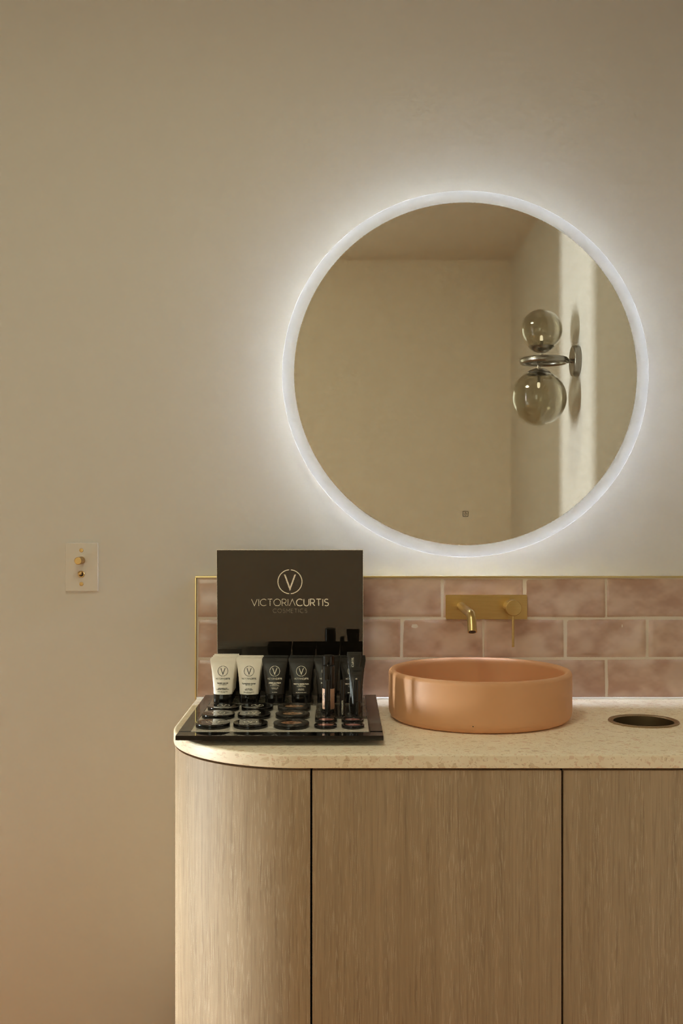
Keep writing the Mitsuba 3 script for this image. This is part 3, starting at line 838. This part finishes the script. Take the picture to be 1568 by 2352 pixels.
RCN = .0134
for d_, h, lab in ((.3270, .0990, 'front concealer bottle with a black cap and peach label, behind the first black pen'), (.2830, .1150, 'taller black concealer bottle behind the peach labelled one')):
    t = thing('concealer_bottle', lab, 'bottle', 'concealer bottles')
    M = T().translate([X(754, d_), -d_, ZR + .0002])
    front = h < .1
    obj('base', rod(RCN, 0, .0070), 'gloss_black', t, smooth=30, to_world=M)
    obj('bottle', rod(RCN - .0003, .0070, .0505), 'pink_fluid' if front else 'satin_black', t, smooth=30, to_world=M, label='peach coloured bottle' if front else None)
    obj('cap', rod(RCN, .0505, h, .0009), 'gloss_black', t, smooth=30, to_world=M)
    if front:
        lab_ = sbox(-.0150, .0078, -.0032, .0497)
        obj('label', wrap_cyl(lab_, RCN - .0003, .0001), 'beige_label', t, to_world=M, label='beige label')
        em_ = unary_union([affinity.translate(emblem(.0058, .0007), -.0078, .0360), affinity.translate(centred('VICTORI^CURTIS', .0012, .2, .2), -.0080, .0265), affinity.translate(centred('LIQUID', .0011, .2), -.0080, .0150), affinity.translate(centred('CONCEALER', .0011, .2), -.0080, .0128)])
        obj('print', wrap_cyl(em_, RCN - .0003, .0003), 'ink_black', t, to_world=M)
    else:
        obj('cap_disc', rod(.0095, h, h + .0006, .0002), 'satin_black', t, smooth=30, to_world=M)
RP, PH = .0059, .0748
D_P0, D_P1 = mikit.ply(rod(RP, 0, .0300, .0004, 28), 'gloss_black', smooth=30), mikit.ply(rod(RP - .0002, .0300, PH, .0008, 28), 'gloss_black', smooth=30)
vt, vw = text2d('VICTORI^CURTIS', .0026, .16, .22)
vert = affinity.translate(affinity.rotate(vt, 90, origin=(0, 0)), .0012, .003)
D_PT = mikit.ply(wrap_cyl(vert, RP), 'ink_white')
for px_, lab in ((752, 'slim black cosmetic pen in front of the concealer bottles'), (786, 'slim black cosmetic pen with upright white lettering, middle of three'), (819, 'slim black cosmetic pen in front of the lip tubes')):
    t = thing('cosmetic_pen', lab, 'cosmetic pen', 'slim black pens')
    M = T().translate([X(px_, .372), -.3715, ZR + .0002])
    obj('barrel', D_P0, None, t, to_world=M)
    obj('cap', D_P1, None, t, to_world=M)
    if px_ == 786: obj('print', D_PT, None, t, to_world=M)
for d_, pxm, h, hw2, lab in ((.3430, 818, .0870, .0125, 'short black lip tube directly behind the pen'), (.3160, 818.5, .0940, .0130, 'middle black lip tube of the file'), (.2560, 813.5, .1190, .0160, 'tall black lip tube with upright white lettering')):
    sh = TubeShape(.0096, .0088, hw2, .0200, h, .0055)
    t = thing('lip_tube', lab, 'tube', 'black lip tubes')
    M = T().translate([X(pxm, d_), -d_, ZR + .0002])
    obj('body', sh.body(), 'tube_black', t, smooth=40, to_world=M)
    obj('crimped_end', sh.crimp(), 'tube_black', t, smooth=40, to_world=M)
    obj('cap', sh.capm(), 'gloss_black', t, smooth=35, to_world=M)
    vt, vw = text2d('VICTORI^CURTIS', .0042 if h > .1 else .0030, .15, .2)
    g = affinity.rotate(vt, 90, origin=(0, 0))
    b_ = g.bounds
    g = affinity.translate(g, -.0038 - (b_[0] + b_[2]) / 2 if h > .1 else -(b_[0] + b_[2]) / 2, h - .0125 - b_[3])
    obj('print', sh.wrap(g.intersection(sbox(-1, .022, 1, 1))), 'ink_white', t, to_world=M)

# ------------------------------------------------------------------ globe sconce on the right wall (seen in the mirror)
sc = thing('globe_sconce', 'wall sconce with two smoked glass globes and a metal ring, reflected in the mirror', 'wall light')
DM = D - MD                                 # camera to mirror
ZV = 4.325                                  # length of the reflected path to the sconce
sy = -(ZV - DM) - MD
ks = F / ZV
SX = lambda px: (px - 784) / ks
SZ = lambda py: ZC + (1176 - py) / ks
ax = SX(1241)
zr = SZ(829)
def at(m, x, z, y=sy):
    m = m.copy(); m.apply_translation((x, y, z)); return m
m = lathe([(0, 0), (.058, 0), (.060, .0015), (.060, .024), (.058, .026), (0, .026)], 56)
m.apply_transform(trimesh.transformations.rotation_matrix(-PI / 2, (0, 1, 0)))
obj('backplate', at(m, XR, zr), 'gunmetal', sc, smooth=30)
rr, rt = .0855, .0095
ang_ = np.linspace(0, 2 * PI, 65)
m = trimesh.creation.torus(rr, rt, major_sections=64, minor_sections=20)
m.vertices[:, 2] *= 1.25
rc = SX(1249)
obj('ring', at(m, rc, zr), 'gunmetal', sc, smooth=True)
obj('arm', tube([(rc + rr, sy, zr), (rc + rr + .01, sy, zr), (XR - .02, sy, zr)], .0085, 20), 'gunmetal', sc, smooth=40)
for nm, py, R, sgn, kx_ in (('upper', 758, 47.3 / ks, 1, 1243), ('lower', 914.5, 63.6 / ks, -1, 1236.5)):
    gx, gz = SX(kx_), SZ(py)
    ico = trimesh.creation.icosphere(5, R)
    inner = trimesh.creation.icosphere(5, R - .0065); inner.invert()
    ico = trimesh.util.concatenate([ico, inner])
    g = obj('globe', at(ico, gx, gz), 'smoke_glass', sc, smooth=True, label='smoked glass globe')
    zin = gz - sgn * R                      # the pole of the globe towards the ring
    tm = math.radians(38 if sgn > 0 else 25)
    a_ = np.linspace(0, tm, 12)
    bulge = lambda t: R + .0018 + .0075 * (1 - (t / tm) ** 2)
    cup = [(bulge(t) * math.sin(t), -bulge(t) * math.cos(t)) for t in a_]
    cupi = [((R + .0002) * math.sin(t), -(R + .0002) * math.cos(t)) for t in a_[::-1]]
    m = lathe(cup + cupi, 48)
    if sgn < 0: m.apply_scale((1, 1, -1)); 
    obj('cup', at(m, gx, gz), 'gunmetal', sc, smooth=40)
    obj('stem', tube([(gx, sy, zin + sgn * .002), (gx, sy, (zin + zr) / 2), (gx, sy, zr - sgn * .006)], .0065, 20), 'nickel', sc, smooth=40)
    zb = zin + sgn * .002
    lam = obj('lamp_holder', tube([(gx, sy, zb), (gx, sy, zb + sgn * .02), (gx, sy, zb + sgn * (.036 if sgn > 0 else .045))], .0066, 20), 'gunmetal', sc, smooth=40)
    zb2 = zb + sgn * (.036 if sgn > 0 else .045)
    obj('bulb', tube([(gx, sy, zb2), (gx, sy, zb2 + sgn * .006), (gx, sy, zb2 + sgn * .018), (gx, sy, zb2 + sgn * .022)], [.005, .0062, .0055, .0025], 16), 'bulb_core', lam, smooth=40, label='small pale capsule bulb with a faint stand-in glow', emitter=area((.62, .57, .43)))  # emission stands in for room light reaching the unlit bulb
